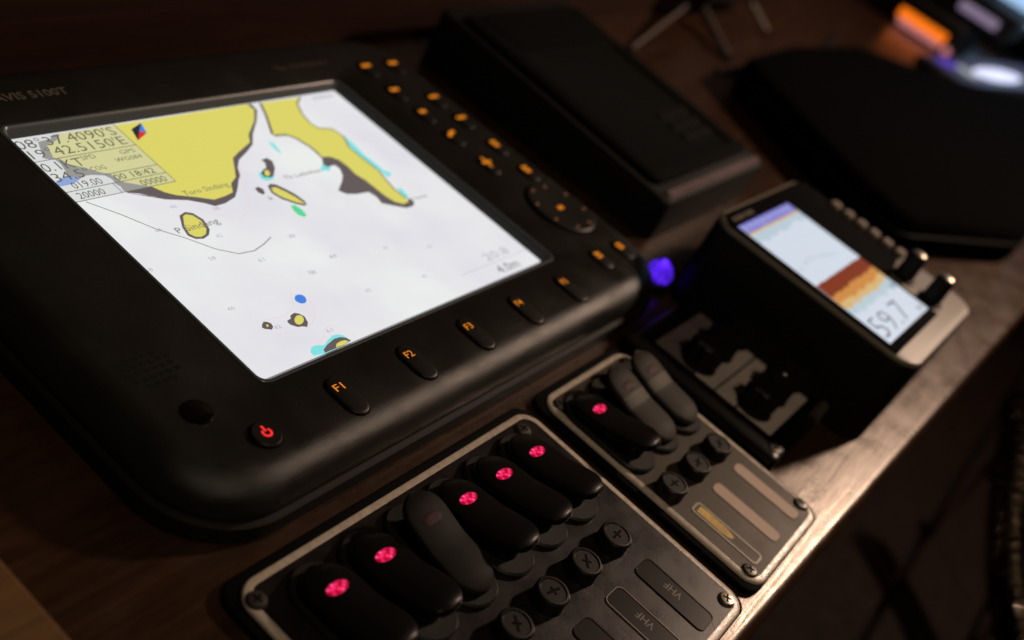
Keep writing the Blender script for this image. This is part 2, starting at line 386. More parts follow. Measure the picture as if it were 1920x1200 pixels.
CHART = {
    'land_west': [(141.8,163.1),(141.8,157.6),(134.2,149.2),(121.4,139.7),(117.0,133.8),(104.4,128.4),(97.6,125.1),(91.6,116.9),(87.5,111.6),(81.6,108.4),(77.6,102.5),(71.5,101.2),(64.3,100.6),(56.7,104.9),(48.5,108.8),(44.6,112.2),(41.5,117.4),(35.7,120.7),(31.5,123.5),(29.7,126.5),(29.3,129.0),(28.9,130.7),(25.7,132.4),(22.5,135.7),(18.4,139.2),(15.2,141.7),(14.0,146.0),(11.7,147.4),(13.3,151.8),(14.8,156.3),(18.8,157.4),(22.8,159.3),(25.4,162.4)],
    'mud_west': [(144.3,163.1),(143.6,157.2),(135.6,148.9),(123.9,139.1),(117.4,132.0),(109.0,127.3),(99.8,122.9),(94.4,117.8),(91.0,112.2),(87.9,109.8),(81.6,103.7),(76.1,99.1),(67.7,96.7),(61.3,96.5),(58.1,99.6),(51.4,104.1),(41.9,107.5),(35.8,112.3),(26.7,117.1),(39.1,110.0),(32.3,114.9),(27.9,116.6),(27.0,118.4),(27.6,121.4),(26.8,124.1),(27.4,127.1),(25.8,130.4),(20.5,132.2),(16.8,132.5),(12.8,130.8),(9.6,134.5),(11.0,138.0),(12.1,142.5),(11.7,145.8),(7.7,147.6),(10.1,154.2),(12.3,159.3),(18.9,159.8),(21.8,162.4)],
    'land_east': [(150.6,162.5),(145.5,152.3),(135.7,136.8),(136.2,135.3),(143.9,134.1),(147.4,130.0),(148.3,126.1),(149.7,122.1),(149.8,117.5),(149.1,112.2),(154.7,110.8),(157.5,107.4),(158.1,101.8),(157.2,94.8),(159.0,88.9),(159.4,81.6),(159.8,74.4),(161.6,68.6),(166.0,65.1),(170.6,65.8),(172.1,68.9),(171.3,77.3),(173.0,85.0),(175.5,93.4),(175.0,99.1),(174.6,106.6),(174.6,116.0),(179.1,124.4),(177.8,132.0),(169.2,134.7),(167.7,140.3),(169.3,147.7),(174.2,157.3),(181.4,162.1)],
    'mud_east': [(149.1,112.2),(145.1,107.0),(146.1,104.6),(151.6,104.9),(152.3,101.5),(149.1,96.1),(144.4,92.2),(136.0,86.7),(138.6,83.0),(144.5,81.2),(153.2,80.4),(154.5,75.6),(153.1,70.6),(159.1,66.4),(165.1,62.7),(171.3,62.9),(174.6,65.5),(174.3,69.0),(169.1,66.3),(163.0,69.9),(160.9,83.0),(158.7,96.2),(158.3,108.1),(155.4,111.5)],
    'east_edge': [(150.6,162.5),(145.5,152.3),(135.7,136.8),(136.2,135.3),(143.9,134.1),(147.4,130.0),(148.3,126.1),(149.7,122.1),(149.8,117.5),(149.1,112.2),(154.7,110.8),(157.5,107.4),(158.1,101.8),(157.2,94.8),(159.0,88.9),(159.4,81.6),(159.8,74.4),(161.6,68.6),(166.0,65.1),(170.6,65.8)],
    'east_up': [(172.1,68.9),(171.3,77.3),(173.0,85.0),(175.5,93.4),(175.0,99.1),(174.6,106.6),(174.6,116.0),(179.1,124.4),(177.8,132.0),(169.2,134.7),(167.7,140.3),(169.3,147.7),(174.2,157.3),(181.4,162.1)],
    'cyan_a': [(180.5,131.4),(184.6,129.7),(185.3,123.9),(182.0,115.2),(182.0,105.7),(182.3,98.1),(183.6,92.2),(180.1,87.5),(176.4,87.3),(176.3,94.1),(175.2,100.9),(174.9,108.4),(175.6,116.7),(179.8,124.2)],
    'cyan_b': [(174.1,78.3),(176.5,77.0),(175.2,69.8),(172.4,69.2),(171.6,73.0)],
    'cyan_c': [(127.8,131.9),(130.3,129.8),(129.2,124.8),(127.5,120.5),(126.8,124.5)],
    'cyan_d': [(102.2,111.1),(106.3,112.1),(104.4,107.7),(106.5,106.6),(109.3,107.1),(106.9,104.8),(102.0,104.6),(100.1,106.9)],
    'cyan_e': [(144.0,107.1),(148.0,109.5),(147.3,103.6),(144.9,101.6),(139.7,103.5)],
    'mud_a': [(112.0,119.8),(116.5,120.3),(117.6,117.4),(114.7,112.3),(109.1,107.2),(106.3,106.3),(102.8,107.6),(103.4,110.7),(106.9,112.8),(109.9,113.6),(112.3,117.2)],
    'land_a': [(107.0,111.9),(109.3,111.8),(108.4,109.0),(105.6,107.5),(104.5,108.8)],
    'mud_b': [(91.2,101.7),(93.8,102.2),(95.1,100.1),(93.8,97.2),(91.7,96.3),(90.4,98.7)],
    'mud_c': [(99.1,101.0),(102.1,102.3),(104.7,101.0),(107.2,96.5),(109.3,91.5),(110.1,86.0),(109.2,83.0),(106.9,82.7),(103.4,85.4),(98.9,90.6),(97.2,95.9)],
    'land_c': [(100.1,99.6),(102.9,99.1),(105.5,94.8),(107.5,89.7),(108.5,85.3),(108.4,83.5),(104.4,86.5),(100.1,91.9),(98.7,96.3)],
    'green': [(99.8,85.2),(102.4,84.4),(103.3,80.5),(102.5,76.4),(99.9,75.5),(98.1,77.9),(98.1,81.3)],
    'mud_d': [(39.9,96.0),(44.2,97.4),(47.2,95.6),(48.9,90.2),(46.9,83.5),(43.6,80.3),(39.5,79.1),(35.9,80.2),(34.0,83.2),(35.5,88.8)],
    'land_d': [(41.2,95.1),(43.4,95.9),(46.0,94.2),(47.3,89.7),(45.4,84.0),(42.7,81.3),(39.5,80.5),(36.9,81.4),(35.6,84.0),(36.9,89.0)],
    'deep': [(51.3,32.2),(53.2,33.3),(55.0,33.2),(56.4,32.3),(56.7,30.6),(55.6,28.7),(53.7,27.7),(51.9,28.0),(50.7,29.3),(50.5,30.8)],
    'mud_e': [(37.4,22.3),(39.9,22.7),(41.2,24.3),(44.2,24.9),(45.8,23.7),(47.0,21.3),(45.6,17.6),(43.1,15.6),(41.7,16.7),(39.1,17.3),(37.0,19.7),(36.9,21.3)],
    'land_e': [(45.0,19.6),(43.6,18.6),(42.0,18.1),(40.7,18.2),(40.0,18.9),(40.0,20.1),(40.9,21.4),(42.3,22.4),(43.9,23.0),(45.2,22.8),(46.0,22.1),(45.9,20.9)],
    'mud_f': [(25.3,25.1),(27.0,26.0),(28.5,25.4),(29.4,23.9),(28.9,22.0),(27.0,20.8),(25.7,21.6),(24.4,22.4),(23.8,23.6)],
    'land_f': [(26.7,24.2),(27.5,24.1),(27.6,23.5),(26.5,22.7),(26.1,23.0)],
    'cyan_f': [(32.7,1.0),(32.9,3.2),(35.4,5.3),(37.8,5.5),(42.2,3.9),(45.9,5.6),(50.1,6.8),(53.1,6.4),(55.1,4.6),(55.7,2.2),(51.1,-0.0),(39.7,-0.2),(38.6,0.0)],
    'mud_g': [(38.8,0.2),(39.6,1.9),(43.4,3.5),(49.3,4.9),(52.9,4.5),(55.0,3.1),(56.0,0.8),(51.1,-0.0)],
    'land_g': [(46.0,0.5),(47.9,2.1),(50.9,2.5),(53.4,2.1),(54.5,0.8),(51.3,0.2)],
    'ship': [(1.5,131.3),(5.0,133.4),(9.8,134.0),(12.2,132.9),(13.1,130.7),(8.7,128.8),(3.8,128.7),(1.0,129.1)],
    'north': [(69.9,161.1),(67.2,153.3),(58.8,149.1),(61.5,157.7),(64.6,155.6)],
    'box': [(55.7,162.5),(54.6,117.4),(26.9,118.3),(0.7,117.7)],
    'track': [(6.0,116.6),(15.1,104.6),(23.4,91.4),(32.0,82.1),(39.8,71.6),(47.9,65.2),(56.6,64.3),(64.7,66.5),(71.7,69.3)],
    'pink1': [(52.4,35.2),(50.1,33.0),(48.9,29.7),(46.3,27.7),(40.7,25.7),(34.8,25.2),(28.6,26.9),(25.9,25.4)],
    'pink2': [(57.5,29.4),(56.4,25.4),(52.4,20.2),(47.3,16.8),(42.9,15.4),(36.6,15.4),(30.2,16.4),(25.1,18.7)],
    'pink3': [(39.2,5.3),(45.2,7.4),(49.4,11.1),(52.9,12.3),(55.7,11.1),(56.5,8.6)],
    'pink4': [(112.1,126.5),(95.3,117.5),(87.6,106.7),(82.1,95.7),(73.5,87.5),(66.0,85.4),(59.1,89.8),(50.7,97.7)],
    'soundings': [(41.3,102.1),(60.4,94.7),(47.8,78.2),(82.8,66.2),(23.8,90.5),(33.9,66.8),(55.1,58.0),(92.3,47.5),(72.8,42.0),(2.5,70.3),(81.8,66.4),(91.2,47.4),(72.0,42.6),(90.1,22.1),(19.2,38.0),(124.9,42.3),(151.2,34.2),(128.1,18.2),(30.3,20.9),(51.1,9.7)],
}


DESK = -22.0   # desk top, mm; z = 0 is the plotter's glass

# ------------------------------------------------------------------ the setting
mb = MB()
front = lambda x: -202.6 - 0.0310 * (x - 112)
top = [(-450, front(-450)), (2200, front(2200)), (2200, 236.0), (-450, 236.0)]


def inset_front(d, z): return [(-450, front(-450) + d, z), (2200, front(2200) + d, z), (2200, 236.0, z), (-450, 236.0, z)]


mb.loft([inset_front(2, -62), inset_front(0, -58), inset_front(-0.5, -27), inset_front(0.6, -24), inset_front(3.2, -22.2), inset_front(5.5, DESK)], True, True)
mb.build('desk', 'desk', kind='structure', angle=60)
mb = MB()
mb.box(-1200, 237, -500, 2600, 262, 1100)
mb.build('wall', 'wall', kind='structure', smooth=False)
mb = MB()
mb.box(-900, -2600, -400, 3600, -120, -372)
fl = mb.build('floor', 'gap', kind='structure', smooth=False)
pm = MB(); pm.box(-1000, -41, -11, 1000, 41, 0, 2.5)
plank_mesh = pm.mesh('floor_plank', ['floor'], True, 0.001)
for k in range(9):
    for j in range(2):
        add_obj('floor_plank', plank_mesh, fl, (0.55 + j * 2.006 + (k % 3) * 0.07, -0.262 - k * 0.088, -0.358 + random.uniform(-.001, .001)))
# pale wooden strip along the left end of the desk
mb = MB(); mb.box(-260, -300, DESK, -114, 236, -18.5, 1.6)
tag(mb.build('wooden_trim', 'trim'), 'pale brown wooden trim strip along the left end of the dark desk', 'wood trim')

# ------------------------------------------------------------------ chart plotter
plot = thing('chart_plotter', 'large black chart plotter with a bright yellow and white sea chart on its screen', 'chart plotter', (0, 0, DESK / 1000))
PZ = -DESK / 1000


def pp(mbuild, name, mats, parent=plot, **k):
    """part of the plotter, drawn in desk-frame mm with z = 0 at the glass"""
    o = mbuild.build(name, mats, parent, **k)
    if parent is plot: o.location = (o.location[0], o.location[1], o.location[2] + PZ)
    return o


FZ = 3.0
BX = (-66, -49.5, 303, 217)


def outl(i, z, r=38, n=12): return rrect(BX[0] + i, BX[1] + i, BX[2] - i, BX[3] - i, max(4, r - i * 0.75), z, n)


mb = MB()
mb.loft([outl(1.0, DESK), outl(0, -20.5), outl(0.3, -13.5), outl(1.6, -12.6), outl(2.8, -12.2)])
pp(mb, 'base_gasket', 'rubber')
mb = MB()
prof = [outl(3.2, -12.4), outl(2.4, -11.2)]
for k in range(0, 15):
    t = k / 14 * math.pi / 2
    prof.append(outl(2.2 + 14.5 * (1 - math.cos(t)), -10.5 + 13.5 * math.sin(t)))
OP = (-1.2, -2.9, 217.5, 168.4)    # opening in the face
prof.append(rrect(*OP, 4.5, 3.0, 12))
prof.append(rrect(OP[0] + .5, OP[1] + .5, OP[2] - .5, OP[3] - .5, 4.0, 2.6, 12))
mb.loft(prof, True, False)
pp(mb, 'housing', 'shell', angle=50)
# sloping surround between face and glass, with a fine lip
mb = MB()
mb.loft([rrect(OP[0] - 1.5, OP[1] - 1.5, OP[2] + 1.5, OP[3] + 1.5, 5.6, FZ + .02, 12), rrect(OP[0] - 1.2, OP[1] - 1.2, OP[2] + 1.2, OP[3] + 1.2, 5.4, FZ + .3, 12), rrect(OP[0] - .1, OP[1] - .1, OP[2] + .1, OP[3] + .1, 4.6, FZ + .3, 12), rrect(OP[0] + .5, OP[1] + .5, OP[2] - .5, OP[3] - .5, 4.0, 2.62, 12), rrect(OP[0] + .7, OP[1] + .9, OP[2] - 1.4, OP[3] - 1.2, 3.0, 2.2, 12),
         rrect(-.1, -.1, 211.1, 163.6, 1.2, 0.02, 12)], False, False)
pp(mb, 'screen_surround', 'bevel', angle=25)
# the screen
mb = MB(); mb.box(-1.0, -1.0, -4, 212, 164.5, 0)
screen = pp(mb, 'screen', 'white', smooth=False)
W_, H_ = 211.0, 163.5
mb = MB()
names = ['cyan', 'mud', 'land', 'deep', 'green', 'ship']
mats = ['white', 'cyan', 'mud', 'land', 'blue', 'green', 'navy', 'redf', 'pink', 'ink_mid', 'ink_pale']
for k, pts in CHART.items():
    pts = [(min(max(x, 0.02), W_), min(max(y, 0.02), H_)) for x, y in pts]
    if k == 'cyan_a': mb.poly([((pts[i][0] + pts[13 - i][0]) / 2, (pts[i][1] + pts[13 - i][1]) / 2) for i in range(7)] + pts[7:14], 0.03, 1)
    elif k.startswith('cyan'): mb.poly(pts, 0.03, 1)
    elif k.startswith('mud'): mb.poly(pts, 0.06, 2)
    elif k.startswith('land'): mb.poly(pts, 0.09, 3)
    elif k in ('deep', 'ship'): mb.poly(pts, 0.12, 4)
    elif k == 'green': mb.poly(pts, 0.12, 5)
    elif k == 'track': mb.ribbon(pts, 0.5, 0.10, 9)
    elif k.startswith('pink'): mb.ribbon(pts, 0.35, 0.02, 8)
mb.ribbon(CHART['east_edge'], 1.5, 0.10, 2)
mb.ribbon(CHART['east_up'], 1.0, 0.10, 2)
for i in range(6): mb.poly([(189 + i * 3, 158.2 + (i % 2) * .3), (191 + i * 3, 158.2), (191 + i * 3, 160.6), (189 + i * 3, 160.6)], 0.10, 10)
n0 = CHART['north']; c0 = n0[4]
for q, mi in (((n0[0], n0[1], c0), 4), ((n0[1], n0[2], c0), 7), ((n0[2], n0[3], c0), 6), ((n0[3], n0[0], c0), 6)): mb.poly(list(q), 0.20, mi)
mb.build('chart_image', mats, screen, smooth=False)
mb = MB(); mb.poly([(0.1, 117.5), (55.4, 117.5), (55.4, 163.4), (0.1, 163.4)], 0.13, 0)
mb.build('info_box', 'overlay', screen, smooth=False)
mb = MB()
for a, b in (((0.2, 146.4), (55.4, 146.4)), ((26, 130.7), (55.4, 130.7)), ((0.2, 124.4), (55.4, 124.4)), ((0.2, 117.5), (55.4, 117.5)), ((55.4, 117.3), (55.4, 163.4)), ((25.6, 117.5), (25.6, 124.4))):
    mb.ribbon([a, b], 0.45, 0.16, 1)


def T(s, x, y, h, w, mi=0, b=0.0):
    t_ = MB(); t_.text(s, x, y, h, 0.17, 0, w, 0, b)
    t_.build('chart_text', ('ink', 'ink_mid', 'ink_pale')[mi], screen, smooth=False)



T("08°37.4090'S", 1.0, 155.6, 6.2, 51.5, 0, -.004); T("19°42.5150'E", 2.8, 148.2, 6.0, 50, 0, -.004)
T("0.1KT", 2.2, 138.8, 6.0, 20.5, 0, -.004); T("SPD", 23.2, 142.3, 3.0, 7.6, 1); T("GPS", 43.6, 141.8, 2.8, 8.4, 1); T("WGS84", 37.8, 137.2, 2.6, 14.6, 0)
T("34.5°", 2.6, 131.6, 5.8, 18.5, 0, -.004); T("COG", 22.4, 134.2, 3.0, 7.8, 1); T("019.00", 7.0, 125.4, 4.4, 15.0); T("00 18:42", 29, 125.6, 4.0, 22); T("20000", 5.0, 118.7, 4.2, 13.4); T("00000", 38.2, 118.7, 4.2, 14.0)
T("Toro Sindang", 52.5, 106.8, 3.4, 27, 1); T("P Sindang", 31.0, 85.6, 3.8, 24, 1); T("Tk Lebohan", 113, 102.4, 2.8, 27, 1); T("Tanjung", 175, 66.5, 2.2, 12, 1); T("k", 92.5, 91.5, 3, 2.4, 1)
rs = random.Random(3)
for i, (x, y) in enumerate(CHART['soundings']):
    T(rs.choice(['25', '38', '54', '46', '70', '65', '59', '61', '42', '58']), x - 1.8, y - 1.0, 2.1, 3.6, 2)
T("20.8", 176.5, 12.6, 5.2, 21, 2); T("4.0m", 175.5, 2.4, 5.6, 19, 1)
ln_ = MB(); ln_.ribbon([(150, 10.6), (211, 10.6)], 0.3, 0.16); ln_.build('scale_line', 'ink_pale', screen, smooth=False)
mb.build('data_box_lines', ['ink', 'ink_mid', 'ink_pale'], screen, smooth=False)

FZ = 3.0


def plotter_key(cx, cy, hw, hl, h=1.2):
    mb = MB(); mb.loft([obround(cx, cy, hw + 0.7, hl + 0.7, FZ + .05)], False, True)
    mb.loft([obround(cx, cy, hw, hl, FZ + .06), obround(cx, cy, hw, hl, FZ + h * .55), obround(cx, cy, hw - .45, hl - .45, FZ + h * .86), obround(cx, cy, hw - 1.3, hl - 1.3, FZ + h)], False, True, 1)
    return mb


def legend(mb, cx, cy, z, rows, w, h, gap=.35):
    n = len(rows); w *= .86; h *= .86
    for r, bars in enumerate(rows):
        y = cy + ((n - 1) / 2 - r) * (h + .7); tot = sum(bars); x = cx - w / 2
        for bwid in bars:
            ww = w * bwid / tot
            mb.box(x + gap / 2, y - h / 2, z, x + ww - gap / 2, y + h / 2, z + .06); x += ww


for i, x in enumerate((24.8, 70.5, 115.4, 158.8, 203.0)):
    k = pp(plotter_key(x + .6, -24.6, 5.3, 10.8), 'function_key', ['gap', 'keycap'])
    lm = MB(); lm.text('F%d' % (i + 1), x - 2.6, -21.6, 3.6, FZ + 1.26, 0, 5.0, 0, .003)
    lm.build('key_legend', 'orange', k, smooth=False)
side = [(252.2, 177.1, 0), (277.3, 176.3, 0), (251.0, 151.2, 0), (276.4, 139.0, 1), (251.9, 127.7, 2), (277.4, 116.1, 1), (252.7, 104.2, 3), (278.1, 88.1, 4), (252.8, 75.3, 5), (277.5, 61.6, 4), (250.1, -13.7, 6), (275.2, -14.1, 6)]
for x, y, kind in side:
    k = pp(plotter_key(x, y - 2.6, 5.2, 8.2), 'side_key', ['gap', 'keycap'])
    lm = MB(); z = FZ + 1.26
    if kind == 0: legend(lm, x, y, z, [(2, 1.4, 2, 1.6)], 9, 3.2)
    elif kind == 1: legend(lm, x, y, z, [(2, 2, 1.6, 2, 2)], 10, 3.0)
    elif kind == 2: legend(lm, x, y, z, [(1.6, 2, 1.6)], 7, 3.2)
    elif kind == 3: lm.ribbon([(x - 4, y - 1.6), (x - 1, y - .2), (x + 2, y + 1.7), (x + 4.4, y + 1.2)], 2.3, z + .02)
    elif kind == 4: legend(lm, x, y, z, [(2, 2), (2, 2)], 5.6, 3.0)
    elif kind == 5:
        lm.box(x - 4.2, y - .8, z, x + 4.2, y + .8, z + .05); lm.box(x - .8, y - 4.6, z, x + .8, y - .81, z + .05); lm.box(x - .8, y + .81, z, x + .8, y + 4.6, z + .05)
    else: legend(lm, x, y, z, [(2, 1.5, 2), (1.5, 2, 2)], 5.6, 2.3)
    lm.build('key_legend', 'orange', k, smooth=False)
# cursor pad: an oval rocker with eight dots
mb = MB(); cx, cy = 266.7, 26.2
el = lambda a, b, z: [(cx + a * math.cos(2 * math.pi * i / 40), cy + b * math.sin(2 * math.pi * i / 40), z) for i in range(40)]
mb.loft([el(22.4, 23.9, FZ + .05)], False, True)
mb.loft([el(21.4, 22.9, FZ + .06), el(21.2, 22.7, FZ + 1.2), el(20, 21.6, FZ + 2.0), el(11, 12, FZ + 1.5), el(7.5, 8.4, FZ + 1.1)], False, True, 1)
pad = pp(mb, 'cursor_pad', ['gap', 'keycap'])
for i in range(8):
    a = 2 * math.pi * (i + .5) / 8
    dm = MB(); dm.loft([circ(cx + 17.4 * math.cos(a), cy + 19.0 * math.sin(a), .85, FZ + 1.7, 8), circ(cx + 17.4 * math.cos(a), cy + 19.0 * math.sin(a), .8, FZ + 2.05, 8)], False, True)
    dm.build('pad_dot', 'orange_dim', pad)
lm = MB(); legend(lm, cx, cy, FZ + 1.14, [(2, 1.5, 2)], 6.0, 3.2); lm.build('key_legend', 'orange', pad, smooth=False)
# power button
mb = MB(); cx, cy = -20.0, -24.6
mb.loft([circ(cx, cy, 6.9, FZ + .05, 28)], False, True)
mb.loft([circ(cx, cy, 6.2, FZ + .06, 28), circ(cx, cy, 6.2, FZ + .9, 28), circ(cx, cy, 5.6, FZ + 1.5, 28), circ(cx, cy, 3.5, FZ + 1.4, 28)], False, True, 1)
pw = pp(mb, 'power_button', ['gap', 'keycap'])
lm = MB(); z = FZ + 1.56
lm.ribbon([(cx + .2 + 1.75 * math.cos(math.radians(a)), cy + .1 + 1.75 * math.sin(math.radians(a))) for a in range(128, 413, 12)], 0.95, z)
lm.ribbon([(cx + .2, cy + .7), (cx + .2, cy + 3.6)], 0.95, z + .02)
lm.build('power_symbol', 'red_power', pw, smooth=False)
# light sensor and speaker slots
mb = MB(); cx, cy = -35.2, -3.5
mb.loft([circ(cx, cy, 6.2, FZ + .04, 28), circ(cx, cy, 6.0, FZ + .5, 28), circ(cx, cy, 4.4, FZ + 1.1, 28), circ(cx, cy, 2, FZ + 1.35, 28)], False, True)
pp(mb, 'light_sensor', 'gloss')
mb = MB()
for r in range(5):
    for c in range(6):
        x = -45.6 + c * 3.7 + (r % 2) * .6; y = 14.2 + r * 3.5
        if (r, c) in ((0, 0), (0, 5), (4, 0), (4, 5)): continue
        mb.loft([rrect(x - 1.35, y - .75, x + 1.35, y + .75, .7, FZ + .04, 3)], False, True)
        mb.loft([rrect(x - 1.45, y + .78, x + 1.45, y + 1.1, .15, FZ + .03, 2), rrect(x - 1.4, y + .8, x + 1.4, y + 1.08, .12, FZ + .28, 2)], False, True, 1)
pp(mb, 'speaker_grille', ['rubber', 'shell'], kind='stuff')
mb = MB(); mb.text('NAVIS 5100T', 4.0, 186.2, 5.2, FZ + .04, 0, 43.5, 0, .02)
pp(mb, 'model_lettering', 'print', smooth=False)
mb = MB()
mb.poly([(182.5, 187.8), (185, 184.6), (187.5, 183.6), (191, 184.8), (194, 187.0), (190, 186.4), (187.8, 186.6), (185.6, 189.0)], FZ + .04)
for i, w in enumerate((3, 2.6, 3.4, 2.4, 3.2, 2.8, 3, 2.6)): mb.poly([(195.4 + i * 4, 184.4), (195.4 + i * 4 + w, 184.4), (195.4 + i * 4 + w, 188.2), (195.4 + i * 4, 188.2)], FZ + .04)
pp(mb, 'brand_logo', 'print2', smooth=False)

# ------------------------------------------------------------------ switch panels
PT = -17.2   # plate top


def rocker_mesh(on, mats):
    """long axis y, +y = lamp end; local z = 0 on the plate"""
    mb = MB(); n = 22; hl, hw, b = 23.2, 11.0, 2.0
    loops = []
    for i in range(n + 1):
        u = -math.cos(math.pi * i / n); y = hl * u
        end = max(0.0, (abs(u) * hl - (hl - hw)) / hw); w = hw * math.sqrt(max(0.0, 1 - min(end, .999) ** 2)) if end > 0 else hw
        w = max(w, .6)
        s = -u if on else u
        zt = 9.6 + 4.6 * s + 2.0 * abs(u) - 1.2 * (end ** 3)
        zt = max(zt, 4.2); bb = min(b, w * .45)
        yb = y * .84; wb = w * .8
        loops.append([(-wb, yb, 2.0), (-wb, yb, max(2.6, zt - 6.0)), (-w, y, zt - bb - 1.2), (-w, y, zt - bb), (-w + bb * .3, y, zt - bb * .3), (-w + bb, y, zt), (w - bb, y, zt), (w - bb * .3, y, zt - bb * .3), (w, y, zt - bb), (w, y, zt - bb - 1.2), (wb, yb, max(2.6, zt - 6.0)), (wb, yb, 2.0)])
    base = len(mb.v)
    k = len(loops[0])
    for l in loops: mb.v += l
    for i in range(n):
        u = -math.cos(math.pi * (i + .5) / n)
        for j in range(k):
            j2 = (j + 1) % k; a = base + i * k
            mb.f.append((a + j, a + k + j, a + k + j2, a + j2))
            mi = 0
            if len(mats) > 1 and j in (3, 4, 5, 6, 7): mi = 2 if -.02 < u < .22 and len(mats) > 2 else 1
            mb.m.append(mi)
    mb.f.append(tuple(base + j for j in range(k))); mb.m.append(0)
    mb.f.append(tuple(base + n * k + j for j in reversed(range(k)))); mb.m.append(0)
    return mb.mesh('rocker_switch', mats, True, 0.001, 40)


def rk_z(on, u):
    return 9.6 + 4.6 * (-u if on else u) + 2.0 * abs(u)


def lens_mesh(mat, on):
    mb = MB(); u = .44; n = 20
    f = lambda sx, sy, dz: [(sx * math.cos(2 * math.pi * i / n), u * 23.2 + sy * math.sin(2 * math.pi * i / n), rk_z(on, u + sy * math.sin(2 * math.pi * i / n) / 23.2) + dz) for i in range(n)]
    mb.loft([f(5.4, 2.8, -.3), f(5.2, 2.6, .1), f(4.2, 2.0, .3), f(2.0, 1.0, .36)], False, True)
    return mb.mesh('indicator_lens', [mat], True, 0.001)


bm_ = MB()
bm_.loft([obround(0, 0, 12.4, 27.2, 0), obround(0, 0, 12.4, 27.2, 1.8), obround(0, 0, 11.6, 26.4, 2.6), obround(0, 0, 10.9, 23.4, 2.5)], False, True)
bezel_mesh = bm_.mesh('switch_bezel', ['keycap'], True, 0.001)
fm = MB()
fm.loft([circ(0, 0, 7.6, 0, 28), circ(0, 0, 7.5, 1.2, 28), circ(0, 0, 7.4, 6.2, 28), circ(0, 0, 6.7, 7.0, 28), circ(0, 0, 5.9, 7.05, 28), circ(0, 0, 5.5, 6.6, 28)], False, True)
fuse_mesh = fm.mesh('fuse_cap', ['cap'], True, 0.001)
sm = MB(); sm.box(-3.6, -.55, 6.55, 3.6, .55, 6.72); sm.box(-.5, .56, 6.55, .5, 2.0, 6.72); sm.box(-.5, -2.0, 6.55, .5, -.56, 6.72)
slot_mesh = sm.mesh('slot', ['gap'], False, 0.001)
sc = MB(); sc.loft([circ(0, 0, 4.1, 0, 20), circ(0, 0, 4.0, .5, 20), circ(0, 0, 3.2, 1.3, 20), circ(0, 0, 1.8, 1.55, 20)], False, True)
screw_mesh = {m: sc.mesh('screw', [m], True, 0.001) for m in ('screw', 'screw_dark')}
xm = MB(); xm.box(-2.0, -.42, 1.5, 2.0, .42, 1.68); xm.box(-.42, .43, 1.5, .42, 2.0, 1.68); xm.box(-.42, -2.0, 1.5, .42, -.43, 1.68)
cross_mesh = xm.mesh('cross_slot', ['gap'], False, 0.001)


def switch_panel(label, x0, x1, xs, on, plate, rocker_mats, screws):
    y0, y1 = -193.5, -61.0
    root = thing('switch_panel', label, 'switch panel', (0, 0, DESK / 1000), 0, 'rocker switch panels set in the desk')
    up = -DESK
    mb = MB(); mb.loft([rrect(x0 - 4, y0 - .5, x1 + 2.5, y1 + 4, 9, 0, 6), rrect(x0 - 4, y0 - .5, x1 + 2.5, y1 + 4, 9, 3.0, 6), rrect(x0 - 3.2, y0 + .5, x1 + 1.7, y1 + 3.2, 9, 3.6, 6)])
    mb.build('backing_plate', 'gap', root)
    mb = MB(); t = PT + up
    mb.loft([rrect(x0 + 3.0, y0 + 3.0, x1 - 3.0, y1 - 3.0, 7, 3.0, 8), rrect(x0 + 3.0, y0 + 3.0, x1 - 3.0, y1 - 3.0, 7, t, 8)])
    mb.build('plate', plate, root)
    mb = MB()
    mb.loft([rrect(x0, y0, x1, y1, 10, 3.0, 8), rrect(x0, y0, x1, y1, 10, t - .8, 8), rrect(x0 + .3, y0 + .3, x1 - .3, y1 - .3, 9.7, t - .2, 8),
             rrect(x0 + .8, y0 + .8, x1 - .8, y1 - .8, 9.2, t + .1, 8), rrect(x0 + 3.5, y0 + 3.5, x1 - 3.5, y1 - 3.5, 6.6, t + .15, 8), rrect(x0 + 3.52, y0 + 3.52, x1 - 3.52, y1 - 3.52, 6.6, t - .4, 8)], False, False)
    mb.build('border_line', 'silver', root)
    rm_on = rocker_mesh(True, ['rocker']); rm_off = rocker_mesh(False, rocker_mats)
    l_on = lens_mesh('lens_on', True); l_off = lens_mesh('lens_off', False)
    for x, lit in zip(xs, on):
        o = add_obj('rocker_switch', rm_on if lit else rm_off, root, (x / 1000, -.0948, t / 1000))
        if not lit: o['label'] = 'rocker switch, off, light on its tilted top put into a paler colour, with a dull red lens'
        add_obj('switch_bezel', bezel_mesh, o)
        add_obj('indicator_lens', l_on if lit else l_off, o)
    for i, x in enumerate(xs):
        o = add_obj('fuse_cap', fuse_mesh, root, ((x - 3.5) / 1000, -.1345, t / 1000))
        add_obj('slot', slot_mesh, o, None, None, None, (0, 0, random.uniform(-.3, .9)))
    for (x, y, m) in screws:
        o = add_obj('screw', screw_mesh[m], root, (x / 1000, y / 1000, t / 1000), None, None, (0, 0, random.uniform(0, 1.5)))
        add_obj('cross_slot', cross_mesh, o)
    return root, t


